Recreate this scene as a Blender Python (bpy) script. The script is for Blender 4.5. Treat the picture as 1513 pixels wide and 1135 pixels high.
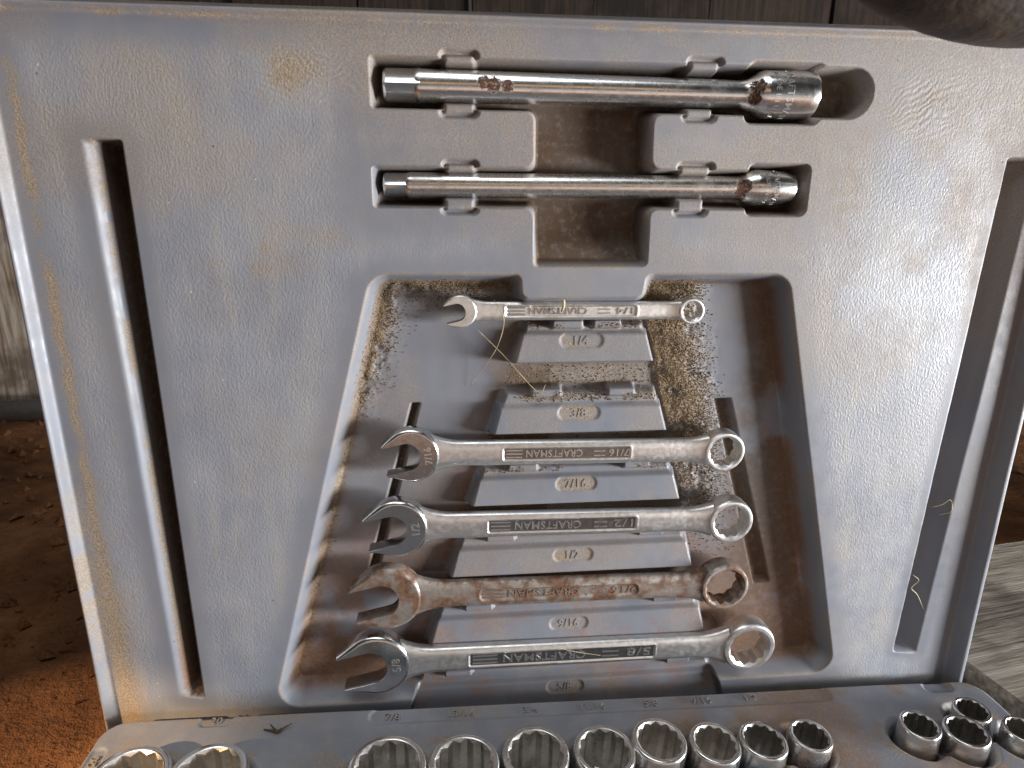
import bpy, bmesh, math, random
import numpy as np
from mathutils import Vector, Matrix

# ------------------------------------------------------------------ scene, camera, light
sc = bpy.context.scene
for o in list(bpy.data.objects):
    bpy.data.objects.remove(o)
MM = 0.001                  # all shapes below are given in millimetres
Z0 = 252.0                  # height of the camera above the ground, mm
random.seed(7)
RNG = np.random.default_rng(11)

cam_d = bpy.data.cameras.new('camera')
cam_d.sensor_width = 36.0
cam_d.lens = 36.0 * 950.0 / 1513.0
cam_d.clip_start = 0.005
cam_d.clip_end = 50
cam = bpy.data.objects.new('camera', cam_d)
sc.collection.objects.link(cam)
right = Vector((0.9954066, -0.09551908, 0.00646595))
down = Vector((-0.01988659, -0.27235847, -0.96199033))
fwd = Vector((0.09364949, 0.95744293, -0.27300696))
M = Matrix((right, -down, -fwd)).transposed().to_4x4()
M.translation = Vector((0, -0.238, Z0 * MM))
cam.matrix_world = M
sc.camera = cam
cam_d.dof.use_dof = True
cam_d.dof.focus_distance = 0.275
cam_d.dof.aperture_fstop = 20.0

world = bpy.data.worlds.new('World')
sc.world = world
world.use_nodes = True
bg = world.node_tree.nodes['Background']
bg.inputs[0].default_value = (1.0, 0.92, 0.83, 1)
bg.inputs[1].default_value = 0.055

def area_lamp(name, loc, target, sx, sy, power, col):
    d = bpy.data.lights.new(name, 'AREA')
    d.shape = 'RECTANGLE'
    d.size = sx
    d.size_y = sy
    d.energy = power
    d.color = col
    o = bpy.data.objects.new(name, d)
    sc.collection.objects.link(o)
    o.location = loc
    o.rotation_euler = (Vector(target) - Vector(loc)).to_track_quat('-Z', 'Y').to_euler()
    return o

ZL = Z0 * MM
# daylight through an open doorway on the right, raking across the lid
area_lamp('doorway_daylight', (1.06, -0.395, 0.105), (0.05, 0.0, ZL - 0.09), 0.50, 0.18, 36.0, (0.95, 0.975, 1.0))
# pale daylight low in the open front of the barn, behind the photographer
area_lamp('open_front_daylight', (0.0, -0.50, ZL - 0.125), (0.04, 0.0, ZL - 0.03), 0.8, 0.22, 0.26, (0.92, 0.96, 1.0))
# added fill lamp above the case, brightens the tray and bar tops
area_lamp('overhead_fill', (-0.15, -0.26, ZL + 0.80), (0.0, -0.06, ZL - 0.20), 0.9, 0.4, 4.3, (0.92, 0.96, 1.0))
# added warm lamp behind the camera, for an orange line on the bars
area_lamp('warm_reflection_lamp', (0.0, -0.80, ZL + 0.22), (0.05, 0.0, ZL - 0.06), 0.9, 0.12, 0.32, (1.0, 0.60, 0.30))
# warm light thrown back up by the sunlit ground in front of the case
area_lamp('sunlit_soil_glow', (0.15, -0.52, 0.02), (0.10, 0.0, ZL - 0.16), 0.7, 0.16, 0.20, (1.0, 0.48, 0.18))
# low sun on the ground left of the case
sp = bpy.data.lights.new('low_sun', 'SPOT')
sp.energy = 170
sp.color = (1.0, 0.66, 0.36)
sp.spot_size = math.radians(13)
sp.spot_blend = 0.12
sp.shadow_soft_size = 0.015
so = bpy.data.objects.new('low_sun', sp)
sc.collection.objects.link(so)
so.location = (-0.95, -0.85, 0.75)
so.rotation_euler = (Vector((-0.255, -0.125, 0.0)) - Vector(so.location)).to_track_quat('-Z', 'Y').to_euler()

sc.view_settings.view_transform = 'Standard'
sc.view_settings.look = 'None'
sc.view_settings.gamma = 1.0
sc.view_settings.use_curve_mapping = False
sc.view_settings.exposure = 0.0
sc.render.engine = 'CYCLES'
sc.cycles.max_bounces = 5
sc.cycles.diffuse_bounces = 3
sc.cycles.glossy_bounces = 4

# ------------------------------------------------------------------ materials
class NT:
    def __init__(self, name):
        self.m = bpy.data.materials.new(name)
        self.m.use_nodes = True
        self.t = self.m.node_tree
        self.b = self.t.nodes['Principled BSDF']
        tc = self.n('ShaderNodeTexCoord')
        sc_ = self.n('ShaderNodeVectorMath', operation='SCALE')
        self.l(tc.outputs['Object'], sc_.inputs[0])
        sc_.inputs['Scale'].default_value = 1000.0
        oi = self.n('ShaderNodeObjectInfo')
        mul = self.n('ShaderNodeMath', operation='MULTIPLY')
        self.l(oi.outputs['Random'], mul.inputs[0])
        mul.inputs[1].default_value = 0.0
        self.rnd = mul
        ad = self.n('ShaderNodeVectorMath', operation='ADD')
        self.l(sc_.outputs[0], ad.inputs[0])
        self.l(mul.outputs[0], ad.inputs[1])
        self.co = ad.outputs[0]
        self.raw = sc_.outputs[0]
    def n(self, t, **k):
        x = self.t.nodes.new(t)
        for a, v in k.items():
            setattr(x, a, v)
        return x
    def l(self, a, b):
        self.t.links.new(a, b)
    def noise(self, scale, detail=3, rough=0.55, stretch=None, dist=0.0):
        v = self.co
        if stretch:
            mp = self.n('ShaderNodeMapping')
            mp.inputs['Scale'].default_value = stretch
            self.l(v, mp.inputs[0])
            v = mp.outputs[0]
        x = self.n('ShaderNodeTexNoise')
        x.inputs['Scale'].default_value = scale
        x.inputs['Detail'].default_value = detail
        x.inputs['Roughness'].default_value = rough
        x.inputs['Distortion'].default_value = dist
        self.l(v, x.inputs['Vector'])
        return x.outputs['Fac']
    def ramp(self, src, lo, hi, a=0.0, b=1.0):
        x = self.n('ShaderNodeMapRange')
        x.interpolation_type = 'SMOOTHSTEP'
        for i, v in zip(('From Min', 'From Max', 'To Min', 'To Max'), (lo, hi, a, b)):
            x.inputs[i].default_value = v
        self.l(src, x.inputs['Value'])
        return x.outputs[0]
    def math(self, op, a, b):
        x = self.n('ShaderNodeMath', operation=op)
        for i, v in enumerate((a, b)):
            if isinstance(v, (int, float)):
                x.inputs[i].default_value = v
            else:
                self.l(v, x.inputs[i])
        return x.outputs[0]
    def mix(self, fac, a, b):
        x = self.n('ShaderNodeMix', data_type='RGBA')
        if isinstance(fac, (int, float)):
            x.inputs[0].default_value = fac
        else:
            self.l(fac, x.inputs[0])
        for i, v in ((6, a), (7, b)):
            if isinstance(v, tuple):
                x.inputs[i].default_value = (*v, 1)
            else:
                self.l(v, x.inputs[i])
        return x.outputs[2]
    def attr(self, name):
        x = self.n('ShaderNodeAttribute', attribute_name=name)
        return x.outputs['Fac']
    def bump(self, h, dist, strength=1.0, prev=None):
        x = self.n('ShaderNodeBump')
        x.inputs['Distance'].default_value = dist * MM
        if isinstance(strength, (int, float)):
            x.inputs['Strength'].default_value = strength
        else:
            self.l(strength, x.inputs['Strength'])
        self.l(h, x.inputs['Height'])
        if prev is not None:
            self.l(prev, x.inputs['Normal'])
        return x.outputs[0]
    def out(self, col=None, rough=None, metal=None, normal=None, spec=None):
        for nm, v in (('Base Color', col), ('Roughness', rough), ('Metallic', metal), ('Normal', normal), ('Specular IOR Level', spec)):
            if v is None:
                continue
            if isinstance(v, tuple):
                self.b.inputs[nm].default_value = (*v, 1)
            elif isinstance(v, (int, float)):
                self.b.inputs[nm].default_value = v
            else:
                self.l(v, self.b.inputs[nm])
        return self.m

def mat_plastic():
    k = NT('moulded_grey_plastic')
    tone = k.noise(0.025, 4)
    streak = k.noise(0.12, 4, stretch=(1.0, 1.0, 0.22))
    col = k.mix(k.ramp(tone, 0.30, 0.72), (0.195, 0.205, 0.236), (0.265, 0.270, 0.290))
    col = k.mix(k.ramp(streak, 0.42, 0.75, 0, 0.45), col, (0.33, 0.315, 0.29))
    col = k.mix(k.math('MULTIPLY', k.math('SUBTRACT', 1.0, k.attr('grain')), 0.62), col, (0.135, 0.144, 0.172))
    dn = k.noise(1.1, 4, 0.7)
    dn2 = k.noise(0.25, 3, 0.6)
    dusta = k.attr('dust')
    grime_shade_a = k.attr('grime')
    graina = k.attr('grain')
    df = k.math('MULTIPLY', dusta, k.ramp(k.math('ADD', k.math('MULTIPLY', dn, 0.6), k.math('MULTIPLY', dn2, 0.4)), 0.26, 0.52))
    dcol = k.mix(k.ramp(k.noise(1.7, 3, 0.7), 0.35, 0.7), (0.20, 0.145, 0.092), (0.37, 0.285, 0.195))
    col = k.mix(df, col, dcol)
    soil_glow_a = k.attr('soil')  # red-brown dirt, with the orange bounce glow painted in
    sf = k.math('MULTIPLY', soil_glow_a, k.ramp(k.noise(0.5, 4, 0.65), 0.22, 0.58))
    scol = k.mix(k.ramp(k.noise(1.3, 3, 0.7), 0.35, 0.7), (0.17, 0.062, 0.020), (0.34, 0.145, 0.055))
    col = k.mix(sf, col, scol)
    gf = k.math('MULTIPLY', grime_shade_a, k.ramp(k.noise(0.35, 4, 0.65), 0.20, 0.55, 0.45, 1.0))
    col = k.mix(gf, col, (0.085, 0.050, 0.026))  # brown dirt colour that also paints the shade of the recesses
    # pale specks of grit and a few dark flecks
    vo = k.n('ShaderNodeTexVoronoi')
    vo.inputs['Scale'].default_value = 0.085
    k.l(k.co, vo.inputs['Vector'])
    spk = k.math('LESS_THAN', vo.outputs['Distance'], 0.030)
    spk = k.math('MULTIPLY', spk, graina)
    col = k.mix(k.math('MULTIPLY', spk, 0.6), col, (0.55, 0.52, 0.47))
    vo2 = k.n('ShaderNodeTexVoronoi')
    vo2.inputs['Scale'].default_value = 0.055
    k.l(k.co, vo2.inputs['Vector'])
    spk2 = k.math('LESS_THAN', vo2.outputs['Distance'], 0.022)
    col = k.mix(k.math('MULTIPLY', spk2, 0.8), col, (0.05, 0.035, 0.025))
    wr = k.noise(1.25, 2, 0.55, stretch=(1.0, 1.0, 0.6), dist=0.2)
    wr = k.ramp(wr, 0.25, 0.75)
    fine = k.noise(2.6, 2, 0.6)
    n1 = k.bump(wr, 0.072, graina)
    n1 = k.bump(fine, 0.05, 0.55, n1)
    n1 = k.bump(dn, 0.55, k.math('MULTIPLY', dusta, 0.6), n1)
    rough = k.math('ADD', k.ramp(k.noise(0.2, 3), 0.3, 0.7, 0.36, 0.50), k.math('MULTIPLY', k.math('MAXIMUM', df, gf), 0.4))
    return k.out(col, rough, 0.0, n1, 0.5)

def mat_metal(name, base, rough, grime=0.35, rust=0.0, bump=0.0, seed=400.0, spots=(), rcol=((0.070, 0.027, 0.012), (0.24, 0.100, 0.042))):
    k = NT(name)
    k.rnd.inputs[1].default_value = seed
    g = k.ramp(k.noise(0.16, 3, 0.6), 0.44, 0.78, 0, grime)
    col = k.mix(g, base, (base[0] * 0.42, base[1] * 0.36, base[2] * 0.30))
    sm = k.noise(0.55, 3, 0.6)
    r = k.math('ADD', k.ramp(sm, 0.3, 0.75, rough * 0.88, rough * 1.15), k.math('MULTIPLY', g, 0.2))
    metal = 1.0
    sp_ = k.ramp(k.noise(0.75, 3, 0.7), 0.75 - rust * 0.14, 0.79 - rust * 0.12)
    mask = sp_
    if rust > 0.5:
        big = k.ramp(k.noise(0.10, 5, 0.74), 0.40, 0.57, 0.12, 1.0)
        mask = k.math('MAXIMUM', sp_, big)
    for (x, y, z, rad) in spots:
        d = k.n('ShaderNodeVectorMath', operation='DISTANCE')
        k.l(k.raw, d.inputs[0])
        d.inputs[1].default_value = (x, y, z)
        near = k.ramp(d.outputs['Value'], rad * 0.25, rad, 1.0, 0.0)
        near = k.ramp(k.math('MULTIPLY', near, k.noise(1.1, 4, 0.85)), 0.36, 0.43)
        mask = k.math('MAXIMUM', mask, near)
    rc = k.mix(k.ramp(k.noise(0.8, 3), 0.35, 0.7), rcol[0], rcol[1])
    col = k.mix(mask, col, rc)
    inv = k.math('SUBTRACT', 1.0, k.math('MULTIPLY', mask, 0.9))
    r = k.math('MAXIMUM', r, k.math('MULTIPLY', mask, 0.75))
    nrm = k.bump(k.noise(4.5, 2, 0.6), max(bump * 0.35, 0.002), 1.0)
    nrm = k.bump(mask, 0.045, 0.7, nrm)
    return k.out(col, r, inv, nrm, 0.5)

PLASTIC = mat_plastic()
CHROME = mat_metal('bright_chrome', (0.78, 0.78, 0.77), 0.22, 0.35, 0.05)
RC_DARK = ((0.035, 0.014, 0.008), (0.13, 0.052, 0.022))
RC_DULL = ((0.060, 0.030, 0.016), (0.175, 0.083, 0.042))
BARMAT2 = mat_metal('slim_chrome_bar_with_specks', (0.76, 0.75, 0.73), 0.27, 0.55, 0.35, 0.0, 0.0,
                    ((131.5, 0.5, 4.5, 6.0), (130.5, -2.0, 4.0, 5.0)), RC_DARK)
BARMAT = mat_metal('chrome_bar_with_rust_spots', (0.78, 0.78, 0.77), 0.24, 0.45, 0.25, 0.0, 0.0,
                   ((34.0, 1.0, 5, 4.6), (37.0, 0.2, 5.2, 5.6), (42.0, -0.2, 5, 4.4), (130.5, 1.5, 5.5, 6.0), (130.0, -2.0, 5.0, 5.5)), RC_DARK)
SATIN = mat_metal('satin_chrome', (0.76, 0.755, 0.745), 0.38, 0.5, 0.12, 0.05)
FACE = mat_metal('polished_steel_face', (0.66, 0.67, 0.68), 0.20, 0.4, 0.08, 0.015)
RUSTY = mat_metal('rusty_steel', (0.42, 0.39, 0.355), 0.50, 0.6, 1.0, 0.12, 400.0, (), RC_DULL)
BORE = mat_metal('darkened_bore_steel', (0.62, 0.60, 0.57), 0.30, 0.7, 0.35, 0.03)
DUSTBORE = mat_metal('dusty_brown_bore_steel', (0.66, 0.62, 0.57), 0.42, 0.6, 0.5, 0.05, 400.0, (), RC_DULL)
WORNCHROME = mat_metal('worn_chrome', (0.70, 0.69, 0.67), 0.27, 0.6, 0.3, 0.02)
DULL = mat_metal('dull_dusty_steel', (0.72, 0.70, 0.67), 0.42, 0.45, 0.25, 0.05)

def mat_text(name, col, rough=0.55, metal=0.0):
    k = NT(name)
    c = k.mix(k.ramp(k.noise(1.2, 3), 0.35, 0.7), col, tuple(x * 0.7 for x in col))
    return k.out(c, rough, metal)
LABELTXT = mat_text('raised_plastic_numerals', (0.27, 0.25, 0.235))
def mat_dirt(name, a, b, scale, bump, rough=0.95):
    k = NT(name)
    c = k.mix(k.ramp(k.noise(scale, 5, 0.7), 0.3, 0.72), a, b)
    c = k.mix(k.ramp(k.noise(scale * 0.13, 3, 0.6), 0.42, 0.62, 0, 0.75), c, tuple(x * 0.42 for x in a))
    nrm = k.bump(k.noise(scale * 1.5, 6, 0.72), bump, 1.0)
    nrm = k.bump(k.noise(scale * 8.0, 4, 0.7), bump * 0.12, 1.0, nrm)
    return k.out(c, rough, 0.0, nrm, 0.2)
CRUMB = mat_dirt('sawdust_crumbs', (0.13, 0.088, 0.050), (0.40, 0.295, 0.18), 0.9, 0.05)
STRAW = mat_dirt('dry_straw', (0.44, 0.36, 0.20), (0.60, 0.51, 0.31), 0.5, 0.02, 0.6)
TWIG = mat_dirt('dark_twig', (0.05, 0.032, 0.02), (0.13, 0.09, 0.06), 0.8, 0.05)
SOIL = mat_dirt('red_brown_soil', (0.15, 0.062, 0.026), (0.30, 0.135, 0.056), 0.035, 9.0)
def mat_wood(name, a, b, axis, scale=1.0):
    k = NT(name)
    k.rnd.inputs[1].default_value = 900.0
    st = [0.35, 0.35, 0.35]
    st[axis] = 0.018
    g = k.noise(0.9 * scale, 5, 0.65, stretch=tuple(st), dist=0.3)
    c = k.mix(k.ramp(g, 0.32, 0.68), a, b)
    c = k.mix(k.ramp(k.noise(0.02, 4, 0.6), 0.45, 0.65, 0, 0.7), c, tuple(x * 0.45 for x in a))
    return k.out(c, 0.85, 0.0, k.bump(g, 1.2, 1.0), 0.25)
GREYWOOD = mat_wood('weathered_grey_wood', (0.19, 0.155, 0.12), (0.42, 0.37, 0.30), 0)
DARKWOOD = mat_wood('dark_barn_board', (0.008, 0.0055, 0.004), (0.028, 0.016, 0.009), 2)
PALEWOOD = mat_wood('pale_worn_board', (0.20, 0.13, 0.08), (0.50, 0.43, 0.36), 2)
PIPE = mat_metal('dull_grey_pipe', (0.30, 0.29, 0.28), 0.55, 0.6, 0.3, 0.05)
def mat_leather():
    k = NT('dark_brown_leather')
    c = k.mix(k.ramp(k.noise(0.08, 4), 0.35, 0.7), (0.020, 0.012, 0.008), (0.045, 0.027, 0.016))
    return k.out(c, 0.6, 0.0, k.bump(k.noise(0.6, 4), 0.3, 0.6, k.bump(k.noise(0.07, 3, 0.6, stretch=(1.0, 1.0, 2.2)), 1.6, 0.5)), 0.4)
LEATHER = mat_leather()

# ------------------------------------------------------------------ object helpers
COL = sc.collection
def link(o, parent=None):
    COL.objects.link(o)
    if parent is not None:
        o.parent = parent
    return o
def empty(name, loc_mm=(0, 0, 0)):
    o = bpy.data.objects.new(name, None)
    o.empty_display_size = 0.01
    o.location = Vector(loc_mm) * MM
    return link(o)
def tag(o, label=None, cat=None, group=None, kind=None):
    for a, v in (('label', label), ('category', cat), ('group', group), ('kind', kind)):
        if v:
            o[a] = v
    return o
def mesh_obj(name, verts, faces, mat, parent=None, smooth=True, sharp=None):
    me = bpy.data.meshes.new(name)
    v = np.asarray(verts, dtype=float) * MM
    me.from_pydata(v.tolist(), [], faces)
    me.materials.append(mat)
    if smooth:
        me.shade_smooth()
    if sharp is not None:
        me.set_sharp_from_angle(angle=math.radians(sharp))
    me.update()
    return link(bpy.data.objects.new(name, me), parent)

def fnoise(shape, cell, seed, octaves=4, rough=0.55):
    """fractal value noise on a grid, cell = size of the largest feature in samples (y, x)"""
    r = np.random.default_rng(seed)
    out = np.zeros(shape)
    amp, tot = 1.0, 0.0
    cy, cx = cell if isinstance(cell, tuple) else (cell, cell)
    for _ in range(octaves):
        ny, nx = int(shape[0] / cy) + 3, int(shape[1] / cx) + 3
        g = r.random((ny, nx))
        y = np.arange(shape[0]) / cy
        x = np.arange(shape[1]) / cx
        yi, xi = y.astype(int), x.astype(int)
        fy, fx = y - yi, x - xi
        fy = (fy * fy * (3 - 2 * fy))[:, None]
        fx = (fx * fx * (3 - 2 * fx))[None, :]
        a = g[np.ix_(yi, xi)]; b = g[np.ix_(yi, xi + 1)]
        c = g[np.ix_(yi + 1, xi)]; d = g[np.ix_(yi + 1, xi + 1)]
        out += amp * ((a * (1 - fx) + b * fx) * (1 - fy) + (c * (1 - fx) + d * fx) * fy)
        tot += amp
        amp *= rough
        cy, cx = max(cy / 2, 1.0), max(cx / 2, 1.0)
    return out / tot
def blur(a, r):
    for ax in (0, 1):
        for _ in range(2):
            p = np.pad(a, [(r + 1, r) if i == ax else (0, 0) for i in (0, 1)], mode='edge')
            c = np.cumsum(p, axis=ax)
            n_ = a.shape[ax]
            hi = np.take(c, np.arange(2 * r + 1, 2 * r + 1 + n_), axis=ax)
            lo = np.take(c, np.arange(0, n_), axis=ax)
            a = (hi - lo) / (2 * r + 1)
    return a
def sstep(x, a, b):
    t = np.clip((x - a) / (b - a), 0, 1)
    return t * t * (3 - 2 * t)
def sd_box(X, Y, x0, x1, y0, y1, r=0.0):
    cx, cy, hx, hy = (x0 + x1) / 2, (y0 + y1) / 2, (x1 - x0) / 2 - r, (y1 - y0) / 2 - r
    qx, qy = np.abs(X - cx) - hx, np.abs(Y - cy) - hy
    return np.hypot(np.maximum(qx, 0), np.maximum(qy, 0)) + np.minimum(np.maximum(qx, qy), 0) - r
def sd_poly(X, Y, pts, r=0.0):
    """signed distance to a polygon; its corners are rounded by shrinking r first (convex only) """
    pts = [np.array(p, float) for p in pts]
    n = len(pts)
    area = sum(pts[i][0] * pts[(i + 1) % n][1] - pts[(i + 1) % n][0] * pts[i][1] for i in range(n))
    if area < 0:
        pts = pts[::-1]
    if r > 0:
        new = []
        for i in range(n):
            a, b, c = pts[i - 1], pts[i], pts[(i + 1) % n]
            e1 = (b - a) / np.linalg.norm(b - a); e2 = (c - b) / np.linalg.norm(c - b)
            n1 = np.array([-e1[1], e1[0]]); n2 = np.array([-e2[1], e2[0]])
            m = (n1 + n2); m = m / m.dot(n1)
            new.append(b + m * r)
        pts = new
    d = np.full(X.shape, 1e9)
    inside = np.zeros(X.shape, bool)
    for i in range(n):
        a, b = pts[i], pts[(i + 1) % n]
        e = b - a
        wx, wy = X - a[0], Y - a[1]
        t = np.clip((wx * e[0] + wy * e[1]) / e.dot(e), 0, 1)
        d = np.minimum(d, (wx - e[0] * t) ** 2 + (wy - e[1] * t) ** 2)
        cond = ((a[1] <= Y) & (b[1] > Y)) | ((b[1] <= Y) & (a[1] > Y))
        if abs(e[1]) > 1e-9:
            xi = a[0] + (Y - a[1]) / e[1] * e[0]
            inside ^= cond & (X < xi)
    return np.where(inside, -np.sqrt(d), np.sqrt(d)) - r
def smin(a, b, k):
    h = np.clip(0.5 + 0.5 * (b - a) / k, 0, 1)
    return b * (1 - h) + a * h - k * h * (1 - h)
def smax(a, b, k):
    return -smin(-a, -b, k)

def split_field(pos, nrm, region, names, keep, mat, parent_for, attrs):
    """turn one grid of points into seamless mesh parts, one for each region"""
    nz, nx = pos.shape[:2]
    idx = np.arange(nz * nx).reshape(nz, nx)
    quad = np.stack([idx[:-1, :-1], idx[:-1, 1:], idx[1:, 1:], idx[1:, :-1]], -1).reshape(-1, 4)
    reg = region[:-1, :-1].reshape(-1)
    kp = keep[:-1, :-1].reshape(-1)
    P_, N_ = pos.reshape(-1, 3), nrm.reshape(-1, 3)
    made = {}
    for rid, nm in names:
        q = quad[(reg == rid) & kp]
        if len(q) == 0:
            continue
        used, inv = np.unique(q, return_inverse=True)
        q = inv.reshape(-1, 4)
        me = bpy.data.meshes.new(nm)
        me.vertices.add(len(used))
        me.vertices.foreach_set('co', (P_[used] * MM).astype(np.float32).ravel())
        me.loops.add(q.size)
        me.loops.foreach_set('vertex_index', q.astype(np.int32).ravel())
        me.polygons.add(len(q))
        me.polygons.foreach_set('loop_start', np.arange(0, q.size, 4, dtype=np.int32))
        me.update(calc_edges=True)
        me.shade_smooth()
        for an, av in attrs.items():
            at = me.attributes.new(an, 'FLOAT', 'POINT')
            at.data.foreach_set('value', av.reshape(-1)[used].astype(np.float32))
        me.normals_split_custom_set_from_vertices(N_[used].astype(np.float32).tolist())
        me.materials.append(mat)
        o = bpy.data.objects.new(nm, me)
        link(o, parent_for(rid, made))
        made[rid] = o
    return made

def text_geo(s, size, extrude, spacing=1.0, bold=0.0):
    """text as plain arrays (mm): verts, faces, centred on its own box"""
    cu = bpy.data.curves.new('lettering', 'FONT')
    cu.body = s
    cu.size = size
    cu.extrude = extrude
    cu.offset = bold
    cu.space_character = spacing
    cu.resolution_u = 2
    cu.align_x = 'CENTER'
    o = bpy.data.objects.new('lettering', cu)
    me = bpy.data.meshes.new_from_object(o)
    v = np.array([x.co[:] for x in me.vertices])
    f = [tuple(p.vertices) for p in me.polygons]
    bpy.data.objects.remove(o)
    bpy.data.curves.remove(cu)
    bpy.data.meshes.remove(me)
    v[:, :2] -= (v[:, :2].max(0) + v[:, :2].min(0)) / 2
    return v, f
def join_geo(parts):
    V, F, k = [], [], 0
    for v, f in parts:
        V.append(np.asarray(v, float))
        F += [tuple(i + k for i in q) for q in f]
        k += len(v)
    return np.concatenate(V), F
def box_geo(x0, x1, y0, y1, z0, z1):
    v = [(x, y, z) for x in (x0, x1) for y in (y0, y1) for z in (z0, z1)]
    return v, [(0, 1, 3, 2), (4, 6, 7, 5), (0, 4, 5, 1), (2, 3, 7, 6), (0, 2, 6, 4), (1, 5, 7, 3)]
def tube_geo(path, rad, n=8):
    path = [Vector(p) for p in path]
    rad = rad if isinstance(rad, (list, tuple)) else [rad] * len(path)
    V, F = [], []
    for i, p in enumerate(path):
        t = (path[min(i + 1, len(path) - 1)] - path[max(i - 1, 0)]).normalized()
        a = t.cross(Vector((0.3, 0.9, 0.2))).normalized()
        b = t.cross(a)
        for k in range(n):
            an = 2 * math.pi * k / n
            V.append(p + (a * math.cos(an) + b * math.sin(an)) * rad[i])
    for i in range(len(path) - 1):
        for k in range(n):
            F.append((i * n + k, i * n + (k + 1) % n, (i + 1) * n + (k + 1) % n, (i + 1) * n + k))
    F.append(tuple(range(n))[::-1])
    F.append(tuple(range((len(path) - 1) * n, len(path) * n)))
    return [tuple(v) for v in V], F
def spline(pts, n):
    pts = [Vector(p) for p in pts]
    out = []
    ext = [pts[0] * 2 - pts[1]] + pts + [pts[-1] * 2 - pts[-2]]
    for i in range(1, len(ext) - 2):
        for k in range(n):
            t = k / n
            a, b, c, d = ext[i - 1:i + 3]
            out.append(0.5 * ((2 * b) + (c - a) * t + (2 * a - 5 * b + 4 * c - d) * t * t + (3 * b - a - 3 * c + d) * t ** 3))
    out.append(pts[-1])
    return out

# ------------------------------------------------------------------ the setting: ground and what stands behind the case
GN = 150
gx = np.concatenate([np.linspace(-4000, -700, 12)[:-1], np.linspace(-700, 700, GN), np.linspace(700, 4000, 12)[1:]])
gy = np.concatenate([np.linspace(-3000, -500, 10)[:-1], np.linspace(-500, 700, GN), np.linspace(700, 3000, 10)[1:]])
GX, GY = np.meshgrid(gx, gy)
gh = (fnoise(GX.shape, 26, 3, 5, 0.66) - 0.5) * 22
gv = np.stack([GX, GY, gh], -1).reshape(-1, 3)
nX = len(gx)
gf = [(j * nX + i, j * nX + i + 1, (j + 1) * nX + i + 1, (j + 1) * nX + i) for j in range(len(gy) - 1) for i in range(nX - 1)]
ground = mesh_obj('ground', gv, gf, SOIL)
tag(ground, 'red brown dirt floor under the tool case', 'ground', kind='structure')

rg = np.random.default_rng(5)
NCL = 2600
ccx = np.concatenate([rg.uniform(-620, -150, NCL * 3 // 4), rg.uniform(250, 650, NCL // 4)]); ccy = rg.uniform(-250, 520, NCL)
csz = 0.7 + 5.5 * rg.random(NCL) ** 5
oct_ = np.array([(1, 0, 0), (-1, 0, 0), (0, 1, 0), (0, -1, 0), (0, 0, 1), (0, 0, -1)], float)
octf = np.array([(0, 2, 4), (2, 1, 4), (1, 3, 4), (3, 0, 4), (2, 0, 5), (1, 2, 5), (3, 1, 5), (0, 3, 5)])
gj = np.array([np.argmin(np.abs(gy - t)) for t in ccy]); gi = np.array([np.argmin(np.abs(gx - t)) for t in ccx])
clv = (oct_[None] * csz[:, None, None] * rg.uniform(0.6, 1.4, (NCL, 6, 1)) + rg.normal(0, 0.2, (NCL, 6, 3)) * csz[:, None, None] + np.stack([ccx, ccy, gh[gj, gi] + csz * 0.3], -1)[:, None]).reshape(-1, 3)
clf = (octf[None] + (np.arange(NCL) * 6)[:, None, None]).reshape(-1, 3)
tag(mesh_obj('soil_clods', clv, clf.tolist(), SOIL, smooth=False), 'loose brown clods scattered on the dirt floor', 'clods', kind='stuff')

def plank(name, x0, x1, y0, y1, z0, z1, mat, parent, wob=2.0, seg=10, axis=2):
    """a board with slightly uneven long edges"""
    lo, hi = ((x0, x1), (y0, y1), (z0, z1))[axis]
    V, F = [], []
    r = random.Random(hash((round(x0), round(z0), seg)) & 0xffff)
    for i in range(seg + 1):
        t = lo + (hi - lo) * i / seg
        j = [r.uniform(-wob, wob) for _ in range(4)]
        if axis == 2:
            ring = [(x0 + j[0], y0, t), (x1 + j[1], y0, t), (x1 + j[1], y1, t), (x0 + j[0], y1, t)]
        else:
            ring = [(t, y0 + j[0], z1 + j[2] * .4), (t, y1 + j[1], z1 + j[3] * .4), (t, y1 + j[1], z0), (t, y0 + j[0], z0)]
        V += ring
    for i in range(seg):
        for k in range(4):
            F.append((i * 4 + k, i * 4 + (k + 1) % 4, i * 4 + 4 + (k + 1) % 4, i * 4 + 4 + k))
    F.append((0, 1, 2, 3)); F.append(tuple(seg * 4 + k for k in (3, 2, 1, 0)))
    return mesh_obj(name, V, F, mat, parent, smooth=False)
wall = empty('plank_wall', (0, 560, 0))
tag(wall, 'dark barn wall of upright boards behind the tool case', 'wall')
x = -980.0
i = 0
while x < 1250:
    w = 118 + 30 * random.random()
    pale = (-640 < x < -470)
    plank('board', x, x + w - 4, -random.uniform(0, 14), 22, -20, 900, PALEWOOD if pale else DARKWOOD, wall)
    x += w
pv, pf = tube_geo([(-900, 512, 16), (-300, 520, 17), (320, 528, 16)], 13, 16)
pipe = mesh_obj('pipe', pv, pf, PIPE)
tag(pipe, 'dull grey pipe lying along the ground behind the case', 'pipe')
pl = empty('weathered_board', (262, -52, 0))
tag(pl, 'weathered grey wooden board on the ground right of the case', 'board')
bo = plank('board_body', 0, 520, -40, 148, 6, 34, GREYWOOD, pl, 1.5, 14, 0)
bo.rotation_euler = (0, 0, math.radians(9))

# ------------------------------------------------------------------ the tool case
case = empty('tool_case', (0, 0, 0))
tag(case, 'dusty grey moulded plastic tool case standing open with wrench lid', 'tool case')

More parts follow.
